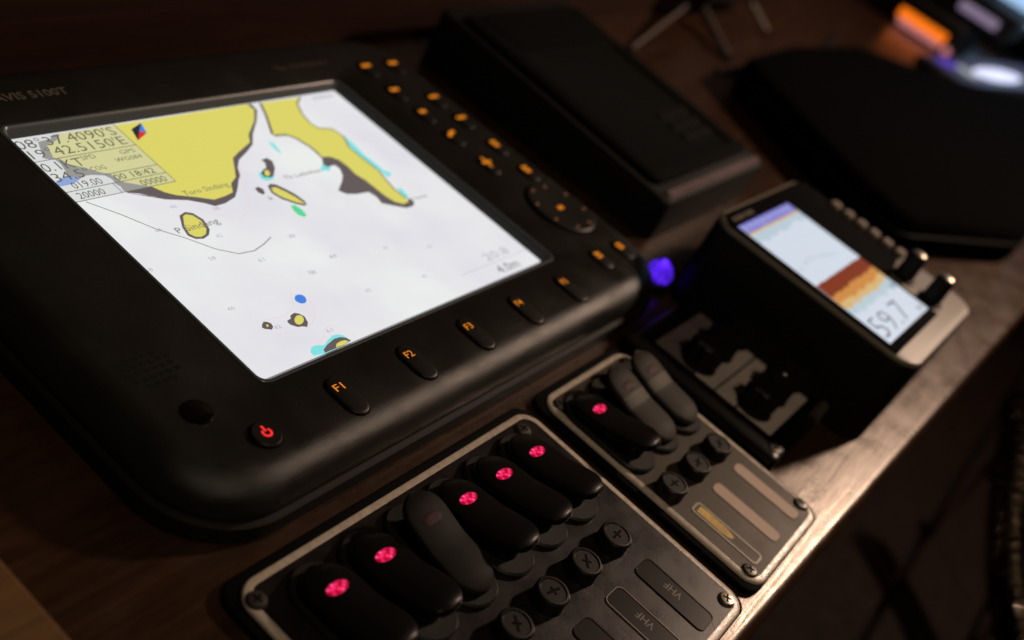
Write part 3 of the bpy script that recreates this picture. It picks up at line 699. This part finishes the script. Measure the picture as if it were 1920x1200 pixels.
X1 = [30 + (k - 2.5) * 26.4 for k in range(6)]
p1, t = switch_panel('black six-rocker switch panel nearest the camera with five red lights lit', -62, 125.5, X1, [1, 1, 0, 1, 1, 1], 'plate1', ['rocker', 'rocker_face_lit'],
                     [(-57.5, -69.5, 'screw_dark'), (111.5, -69.5, 'screw_dark'), (117.2, -185.6, 'screw'), (-53, -185.6, 'screw')])
for k, x in enumerate(X1):
    mb = MB()
    mb.loft([rrect(x - 6.8, -187, x + 6.8, -149.2, 3.2, t + .02, 5), rrect(x - 6.7, -186.9, x + 6.7, -149.3, 3.1, t + .55, 5), rrect(x - 6.3, -186.5, x + 6.3, -149.7, 2.8, t + .55, 5), rrect(x - 6.2, -186.4, x + 6.2, -149.8, 2.7, t + .3, 5)], False, True, 0, [0, 0, 1, 1])
    lab = mb.build('label_window', ['rim' if k == 4 else 'clear', 'clear'], p1)
    tm = MB(); tm.text('VHF', x + 3.2, -171.4, 4.2, t + .34, 0, 9.0, math.pi / 2, .005)
    tm.build('label_lettering', 'print', lab, smooth=False)

X2 = [179.8 + k * 26.4 for k in (-1, 0, 1)]
p2, t = switch_panel('bronze grey three-rocker switch panel with one red light and yellowed labels', 138.5, 223.5, X2, [1, 0, 0], 'plate2', ['rocker', 'rocker_face_lit_tan', 'rocker_band'],
                     [(145, -185.2, 'screw_dark'), (218, -183.2, 'screw_dark'), (146, -69, 'screw_dark'), (216, -69, 'screw_dark')])
mb = MB()
a, b = 151.2, 160.6
mb.loft([rrect(a, -186, b, -147.2, 2.4, t + .02, 5), rrect(a, -186, b, -147.2, 2.4, t + .3, 5), rrect(a + 1.1, -184.9, b - 1.1, -148.3, 1.6, t + .3, 5), rrect(a + 1.15, -184.8, b - 1.15, -148.4, 1.5, t + .1, 5)], False, True, 0, [0, 0, 0, 1])
lab = mb.build('label_window', ['line', 'plate2'], p2)
mb = MB(); mb.poly([(153.4, -150.0), (158.6, -149.6), (159.2, -155), (159.0, -166), (157.0, -170.6), (154.4, -170.0), (153.0, -164), (153.4, -156)], t + .22)
mb.build('label_paper', 'yellow_tape', lab, smooth=False)
for x in (180.2, 206.4):
    mb = MB(); mb.loft([rrect(x - 4.4, -186, x + 4.4, -147, 3, t + .02, 6), rrect(x - 4.3, -185.9, x + 4.3, -147.1, 2.9, t + .35, 6)], False, True)
    mb.build('label_strip', 'tan_tape', p2)

# third panel: black frame, pale plates, two rows of lobed knobs
tp = thing('knob_panel', 'black framed panel with pale metal plates and two rows of black lobed knobs', 'control panel', (0, 0, DESK / 1000))
up = -DESK
mb = MB()
o_ = lambda i, z: rrect(227.5 + i, -161 + i, 331 - i, -56.5 - i, max(1, 5 - i), z, 4)
i_ = lambda i, z: rrect(246 - i, -149.5 - i, 325 + i, -67 + i, 2, z, 4)
mb.loft([o_(0, 0), o_(0, 6.5), o_(.6, 8.2), o_(2.2, 9.2), i_(.8, 9.0), i_(0, 8.4), i_(0, 4.6)], True, True)
mb.build('frame', 'rocker', tp)
mb = MB()
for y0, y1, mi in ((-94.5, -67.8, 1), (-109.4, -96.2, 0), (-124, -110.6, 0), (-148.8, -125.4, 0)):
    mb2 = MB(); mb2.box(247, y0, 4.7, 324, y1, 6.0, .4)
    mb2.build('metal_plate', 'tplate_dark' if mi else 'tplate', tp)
km = MB()
km.loft([circ(0, 0, 11.0, 0, 48), circ(0, 0, 10.4, 2.0, 48), circ(0, 0, 8.4, 2.6, 48), circ(0, 0, 9.6, 4.0, 48, 8, .10), circ(0, 0, 9.9, 12.5, 48, 8, .11), circ(0, 0, 9.0, 14.5, 48, 8, .10), circ(0, 0, 6, 15.2, 48)], False, True)
knob_mesh = km.mesh('lobed_knob', ['rubber'], True, 0.001)
for row, y in enumerate((-92.5, -131.5)):
    for k in range(3):
        o = add_obj('lobed_knob', knob_mesh, tp, ((263 + k * 24.5) / 1000, y / 1000, 6.0 / 1000), None, None, (0, 0, random.uniform(0, 1)))
        if row == 1 and k == 1:
            pm_ = MB(); pm_.loft([circ(0, 0, 2.4 * math.cos(q), 15.1 + 2.4 * math.sin(q), 16) for q in [j * .17 for j in range(9)]], False, True)
            pm_.build('glint_pin', 'chrome', o)  # domed chrome pin, added so that this knob shows a glint
mb = MB(); mb.tube([(293, -158.2, 8.8), (330, -156.4, 8.8)], 3.6, 16)
mb.build('front_bar', 'steel', tp)
o = add_obj('screw', screw_mesh['screw_dark'], tp, (.2375, -.1555, .0086)); add_obj('cross_slot', cross_mesh, o)

# ------------------------------------------------------------------ fish finder
ff = thing('fish_finder', 'black boxed fish finder with a white sounder screen, red seabed band and tan faceplate', 'fish finder', (0.3575, -0.111, DESK / 1000), -0.017)
T0 = 61.0   # faceplate top above the desk
mb = MB()
fo = lambda i, z: rrect(-46 + i, -74 + i, 96 - i, 69 - i, max(3, 16 - i), z, 8)
mb.loft([fo(1, 0), fo(0, 1), fo(0, T0 - 6), fo(.8, T0 - 4.5), fo(2.2, T0 - 4)])
mb.build('case', 'device', ff)
mb = MB()
mb.loft([fo(1.6, T0 - 4.2), fo(.4, T0 - 3.2), fo(.4, T0 - 1.4), fo(1.2, T0 - .4), fo(2.6, T0)])
mb.build('faceplate', 'tan_plastic', ff)
mb = MB()
bz = lambda i, z: [(-44.8 + i, -60.5 + i, z), (43.5 - i, -60.5 + i, z), (44.5 - i, -24, z), (93 - i, -16 + i, z), (93 - i, 55 - i, z), (86 - i, 65.6 - i, z), (-36 + i, 65.6 - i, z), (-44.8 + i, 57 - i, z)]
mb.loft([bz(0, T0 + .02), bz(0, T0 + .5), bz(.8, T0 + .9)], False, True)
mb.build('bezel', 'matt', ff)
mb = MB(); mb.box(-40, -54, T0 + .5, 40, 54, T0 + 1.0)
fs = mb.build('screen', 'ff_white', ff, smooth=False)
mb = MB(); z = T0 + 1.03
rs = random.Random(5)
mb.poly([(-40, 46.5), (40, 46.5), (40, 54), (-40, 54)], z, 0)
for i in range(9): mb.poly([(-38 + i * 8.6, 48 + rs.uniform(0, 2)), (-33 + i * 8.6 + rs.uniform(-1, 1), 48), (-33.5 + i * 8.6, 52.6), (-38 + i * 8.6, 53)], z + .03, 1)
mb.poly([(-40, 44.6), (40, 44.6), (40, 46.5), (-40, 46.5)], z, 4)


def band(y_lo, y_hi, jit, mi, zz, n=26, x0=-40, x1=40):
    lo, hi = [], []
    for i in range(n + 1):
        x = x0 + (x1 - x0) * i / n
        lo.append((x, y_lo(i / n) + rs.uniform(-jit, jit))); hi.append((x, y_hi(i / n) + rs.uniform(-jit, jit) * .35))
    for i in range(n):
        mb.face([(*lo[i], zz), (*lo[i + 1], zz), (*hi[i + 1], zz), (*hi[i], zz)], mi)


band(lambda t: 37 + 3 * t, lambda t: 44.6, 2.0, 5, z + .01)
band(lambda t: -29 - 2 * t, lambda t: -8, 2.2, 5, z + .01)
band(lambda t: -24.5, lambda t: -10, 2.4, 4, z + .03)
band(lambda t: -20 + 1.5 * t, lambda t: -8, 2.2, 3, z + .05)
band(lambda t: -13.5 + 1.0 * t, lambda t: -2.6, 1.0, 2, z + .07)
for i in range(46):
    t = rs.random(); x = -38 + 62 * t; y = 9.5 + 3.2 * math.sin(t * 4) + rs.uniform(-1.6, 1.6)
    mb.box(x, y, z, x + rs.uniform(1, 4), y + rs.uniform(.5, 1.6), z + .03, 0, 5)
mb.build('echo_image', ['ff_violet', 'ff_violet2', 'ff_brown', 'ff_orange', 'ff_amber', 'ff_haze'], fs, smooth=False)
mb = MB(); mb.text('59.7', -36.5, -51, 15.5, z + .06, 0, 52, 0, -.02); mb.text('m', 29, -52, 5, z + .06, 0, 6); mb.text('28', 31, -31, 3.6, z + .06, 0, 6)
mb.build('depth_digits', 'ff_ink', fs, smooth=False)
mb = MB()
for i, w in enumerate((4, 5, 3.4, 4.4, 5)): mb.poly([(-36 + i * 6, 57.5), (-36 + i * 6 + w, 57.5), (-36 + i * 6 + w, 61), (-36 + i * 6, 61)], T0 + .94)
mb.build('brand_print', 'print', ff, smooth=False)
km = MB(); km.loft([rrect(-4.5, -3.6, 4.5, 3.6, 1.5, 0, 4), rrect(-4.5, -3.6, 4.5, 3.6, 1.5, 2.2, 4), rrect(-3.7, -2.8, 3.7, 2.8, 1.2, 3.0, 4)], False, True)
kmesh = km.mesh('menu_key', ['tan_key'], True, .001)
for k in range(6): add_obj('menu_key', kmesh, ff, (.0885, (.036 - k * .0104), (T0 + .7) / 1000))
kn = MB(); kn.loft([circ(0, 0, 8.5, 0, 24), circ(0, 0, 8.3, 1.4, 24), circ(0, 0, 6.4, 2.0, 24), circ(0, 0, 5.8, 17, 24), circ(0, 0, 5.0, 18.2, 24)], False, True)
knm = kn.mesh('control_knob', ['device'], True, .001)
kc = MB(); kc.loft([circ(0, 0, 4.3, 18.1, 20), circ(0, 0, 4.0, 19.2, 20), circ(0, 0, 2.4, 19.8, 20)], False, True)
kcm = kc.mesh('silver_cap', ['screw'], True, .001)
for x, y in ((59.5, -29), (54.5, -51)):
    o = add_obj('control_knob', knm, ff, (x / 1000, y / 1000, T0 / 1000)); add_obj('silver_cap', kcm, o)

# ------------------------------------------------------------------ rear keyboard unit
ku = thing('keyboard_unit', 'black wedge-shaped unit with a ribbed lid standing right of the chart plotter', 'instrument', (0.355, -0.004, DESK / 1000))
mb = MB()
w, d = 168, 212


def wl(i, zf, zb):   # loop following a slope from front zf to back zb
    return [(x, y, zf + (zb - zf) * y / d) for x, y, _ in rrect(i, i, w - i, d - i, 7, 0, 4)]


mb.loft([wl(0, 0, 0), wl(0, 28, 40), wl(1.2, 30, 42), wl(3, 30.6, 42.6)])
mb.build('body', 'device', ku)
mb = MB()


def wl2(x0, y0, x1, y1, dz, r=5): return [(x, y, 30.6 + 12 * y / d + dz) for x, y, _ in rrect(x0, y0, x1, y1, r, 0, 4)]


mb.loft([wl2(8, 16, 160, 196, .02), wl2(8, 16, 160, 196, 3.4), wl2(10, 18, 158, 194, 4.4), wl2(20, 26, 148, 150, 4.2), wl2(22, 28, 146, 148, 2.2)], False, True)
lid = mb.build('lid', 'device_lid', ku)
for k in range(5):
    mb = MB(); y = 157 + k * 7.2
    mb.loft([wl2(24, y, 144, y + 3.4, 4.3, 1.4), wl2(24.6, y + .5, 143.4, y + 2.9, 5.6, 1.1)], False, True)
    mb.build('rib', 'device_lid', lid)
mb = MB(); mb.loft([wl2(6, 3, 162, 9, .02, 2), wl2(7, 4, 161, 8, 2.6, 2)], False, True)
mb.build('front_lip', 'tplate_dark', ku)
for r in range(3):
    for c in range(4):
        mb = MB(); x = 98 + c * 11; y = 40 + r * 12
        mb.loft([wl2(x, y, x + 8, y + 8, 2.25, 1.5), wl2(x + .8, y + .8, x + 7.2, y + 7.2, 4.0, 1.2)], False, True); mb.build('button', 'keycap', lid)

# ------------------------------------------------------------------ small things on the desk
pl = thing('pilot_lamp', 'glowing violet blue jewel lamp on the desk by the plotter corner', 'indicator light', (0.3125, -0.0335, DESK / 1000))
mb = MB(); mb.loft([circ(0, 0, 10, 0, 20), circ(0, 0, 10, 5, 20), circ(0, 0, 8.6, 6.4, 20)]); mb.build('collar', 'device', pl)
mb = MB(); mb.loft([circ(0, 0, 7.6, 6.2, 7), circ(0, 0, 9.0, 10, 7), circ(.8, .5, 6.4, 15.0, 7), circ(1.6, 1.0, 2.4, 18.0, 7)], False, True); mb.build('jewel', 'jewel', pl, smooth=False)

mb = MB(); pts = []
for i in range(60):
    t = i / 59; x = -80 + 190 * t; pts.append((x, 226 + 3 * math.sin(t * 5), DESK + 3.2 + 9 * math.sin(t * math.pi) * (0.6 + .4 * math.sin(t * 9))))
mb.tube(pts, 3.0, 8)
tag(mb.build('cable', 'device'), 'glossy black cable lying behind the top left of the chart plotter', 'cable')

# black soft case at the right
cs = MB()
cp = [(722, 108), (706, 98), (660, 22), (632, -28), (604, -92), (606, -104), (618, -114), (770, -179), (784, -182), (802, -180), (1000, -150), (1180, -118), (1325, -98), (1330, -74), (1125, 10), (1025, 84), (1005, 92), (840, 112)]


def grow(i, z):
    cx = sum(p[0] for p in cp) / len(cp); cy = sum(p[1] for p in cp) / len(cp)
    return [(cx + (x - cx) * (1 - i), cy + (y - cy) * (1 - i), z) for x, y in smooth_loop(cp)]


def smooth_loop(p, it=0):
    for _ in range(it):
        q = []
        for i in range(len(p)):
            a, b = p[i], p[(i + 1) % len(p)]
            q += [(a[0] * .75 + b[0] * .25, a[1] * .75 + b[1] * .25), (a[0] * .25 + b[0] * .75, a[1] * .25 + b[1] * .75)]
        p = q
    return p


cs.loft([grow(.015, DESK + .05), grow(0, DESK + 4), grow(-.004, DESK + 16), grow(.0, DESK + 29), grow(.012, DESK + 34), grow(.05, DESK + 36)])
bag = tag(cs.build('soft_case', 'cloth', angle=60), 'large flat black case lying on the desk beyond the fish finder', 'case')
sm_ = MB(); q = grow(-.006, DESK + 21); sm_.tube(q + [q[0]], 1.4, 6); sm_.build('seam', 'device', bag)
mb = MB(); pts = []
for i in range(40):
    t = i / 39; pts.append((735 + 420 * t, 132 - 20 * math.sin(t * 3.0) + 20 * t, DESK + 2.6))
mb.tube(pts, 2.4, 8)
tag(mb.build('cable', 'device'), 'thin black lead trailing on the desk between the silver stand and the large black case', 'cable')

# black instrument on a folding silver stand, by the wall
st = thing('instrument_stand', 'dark instrument box on thin splayed silver legs against the dark wall', 'stand', (0.93, 0.19, DESK / 1000))


def leg(p, q, r):
    mb = MB(); mb.tube([p, q], r, 10); o = mb.build('leg', 'leg_steel', st)
    f = MB(); f.tube([q, (q[0] + .5, q[1] - .6, q[2] - 3)], r * 1.25, 10); f.build('foot', 'rubber', o)


leg((-90, 42, 25.7), (-140, -43, 3.5), 4.6)
leg((-74, 36, 25.7), (-291, -8, 3.5), 2.4)
leg((23.5, 37, 31), (28, -15, 3.5), 3.6)
mb = MB(); mb.box(-128, 8, 28, 66, 44, 120, 4); mb.build('box', 'device', st)
# far instruments in the corner, well out of focus
r1 = thing('radio_set', 'far black radio set with a glowing orange display strip', 'radio', (1.417, 0.0, DESK / 1000))
mb = MB(); mb.box(2, 60, 0, 170, 200, 46, 4); mb.build('case', 'device', r1)
mb = MB(); mb.box(-.5, 76, 12.5, 3, 154, 27, 1); mb.build('orange_display', 'far_orange', r1)
mb = MB(); mb.box(-.8, 78, 4.5, 3, 149, 11.6, 1); mb.build('pink_strip', 'far_pink', r1)
mb = MB(); mb.loft([[(2, 66.5 + 6 * math.cos(a), 8 + 6 * math.sin(a)) for a in [i * math.pi / 8 for i in range(16)]][::-1], [(-5, 66.5 + 5 * math.cos(a), 8 + 5 * math.sin(a)) for a in [i * math.pi / 8 for i in range(16)]][::-1]], True, True); mb.build('lit_knob', 'far_pink', r1)
r2 = thing('display_unit', 'far dark display unit with a dim lilac strip behind the orange radio', 'display', (1.46, 0.0, 0.0243))
mb = MB(); mb.box(4, 12, 0, 120, 160, 40, 4); mb.build('case', 'device', r2)
mb = MB(); mb.box(1, 34, 11.5, 5, 96, 25, 1); mb.build('lilac_strip', 'far_lilac', r2)
mo = thing('monitor', 'far bright pale blue monitor at the upper right corner', 'monitor', (1.7, -0.03, DESK / 1000))
mb = MB(); mb.box(6, -130, 44, 30, 132, 290, 4); mb.build('case', 'device', mo)
mb = MB(); mb.box(2, -122, 52, 7, 124, 282, 2); mb.build('screen', 'far_sky', mo)
mb = MB(); mb.box(12, -14, 6, 24, 14, 46, 2); mb.build('stem', 'device', mo)
mb = MB(); mb.box(-30, -70, 0, 70, 70, 6.2, 2); mb.build('foot', 'device', mo)
ph = thing('handset', 'far dark handset lying on the desk with a white lit oval and violet lights', 'handset', (1.44, -0.009, -0.0220), math.radians(-12.4))
mb = MB(); mb.box(-190, -36, 0, 210, 44, 14, 5); mb.build('body', 'device', ph)
mb = MB(); mb.box(-168, -31, 14.02, 195, 39, 14.6, .3); fp = mb.build('lit_panel', 'far_slate', ph)
mb = MB(); mb.loft([[(83 * math.cos(a), 17 * math.sin(a), z) for a in [i * math.pi / 16 for i in range(32)]] for z in (14.6, 15.6)], False, True); mb.build('white_lamp', 'far_white', fp)
mb = MB(); mb.loft([[(-132 + 24 * math.cos(a), 22 + 14 * math.sin(a), z) for a in [i * math.pi / 8 for i in range(16)]] for z in (14.6, 15.4)], False, True); mb.build('violet_lamp', 'far_violet', fp)
mb = MB(); mb.loft([[(-104 + 16 * math.cos(a), 2 + 18 * math.sin(a), z) for a in [i * math.pi / 8 for i in range(16)]] for z in (14.6, 15.4)], False, True); mb.build('pale_lamp', 'far_mint', fp)

# coiled handset cord hanging beside the desk, at the lower right
mb = MB(); pts = []
A = Vector((690, -416, -283)); B = Vector((900, -284, -160)); n = 22
ax = (B - A).normalized(); e1 = ax.cross(Vector((0, 0, 1))).normalized(); e2 = ax.cross(e1)
for i in range(n * 12 + 1):
    t = i / (n * 12); a = 2 * math.pi * i / 12
    c = A.lerp(B, t) + Vector((0, 0, -24 * math.sin(math.pi * t)))
    pts.append(c + 17 * (math.cos(a) * e1 + math.sin(a) * e2))
mb.tube(pts, 3.4, 8)
tag(mb.build('coiled_cord', 'cord', angle=80), 'glossy dark coiled cord hanging in the dark right of the desk edge', 'cord')

# two chrome-balled levers, added to give glints in the dark below the desk edge
for (x, y, z, lab) in ((0.95, -0.312, -0.243, 'chrome ball lever added for a glint in the dark right of the desk edge, the farther and higher one'), (0.80, -0.405, -0.309, 'chrome ball lever added for a glint in the dark by the lower right corner, the nearer and lower one')):
    lv = thing('glint_lever', lab, 'lever', (x, y, -0.358), 0, 'chrome levers added for glints below the desk edge')
    h = (z + .358) * 1000
    mb = MB(); mb.tube([(0, 0, 0), (0, 0, h - 4)], 3.0, 12); mb.build('shaft', 'chrome', lv)
    mb = MB(); mb.loft([circ(0, 0, 9 * math.cos(q), h + 9 * math.sin(q), 24) for q in [-1.45 + j * 2.9 / 14 for j in range(15)]]); mb.build('ball', 'chrome', lv)
    for j in range(3):
        mb = MB(); zz = h - 15 - j * 9
        mb.loft([circ(0, 0, 4, zz - 3, 20), circ(0, 0, 8, zz - 1.5, 20), circ(0, 0, 8.6, zz, 20), circ(0, 0, 8, zz + 1.5, 20), circ(0, 0, 4, zz + 3, 20)])
        mb.build('ring', 'chrome', lv)
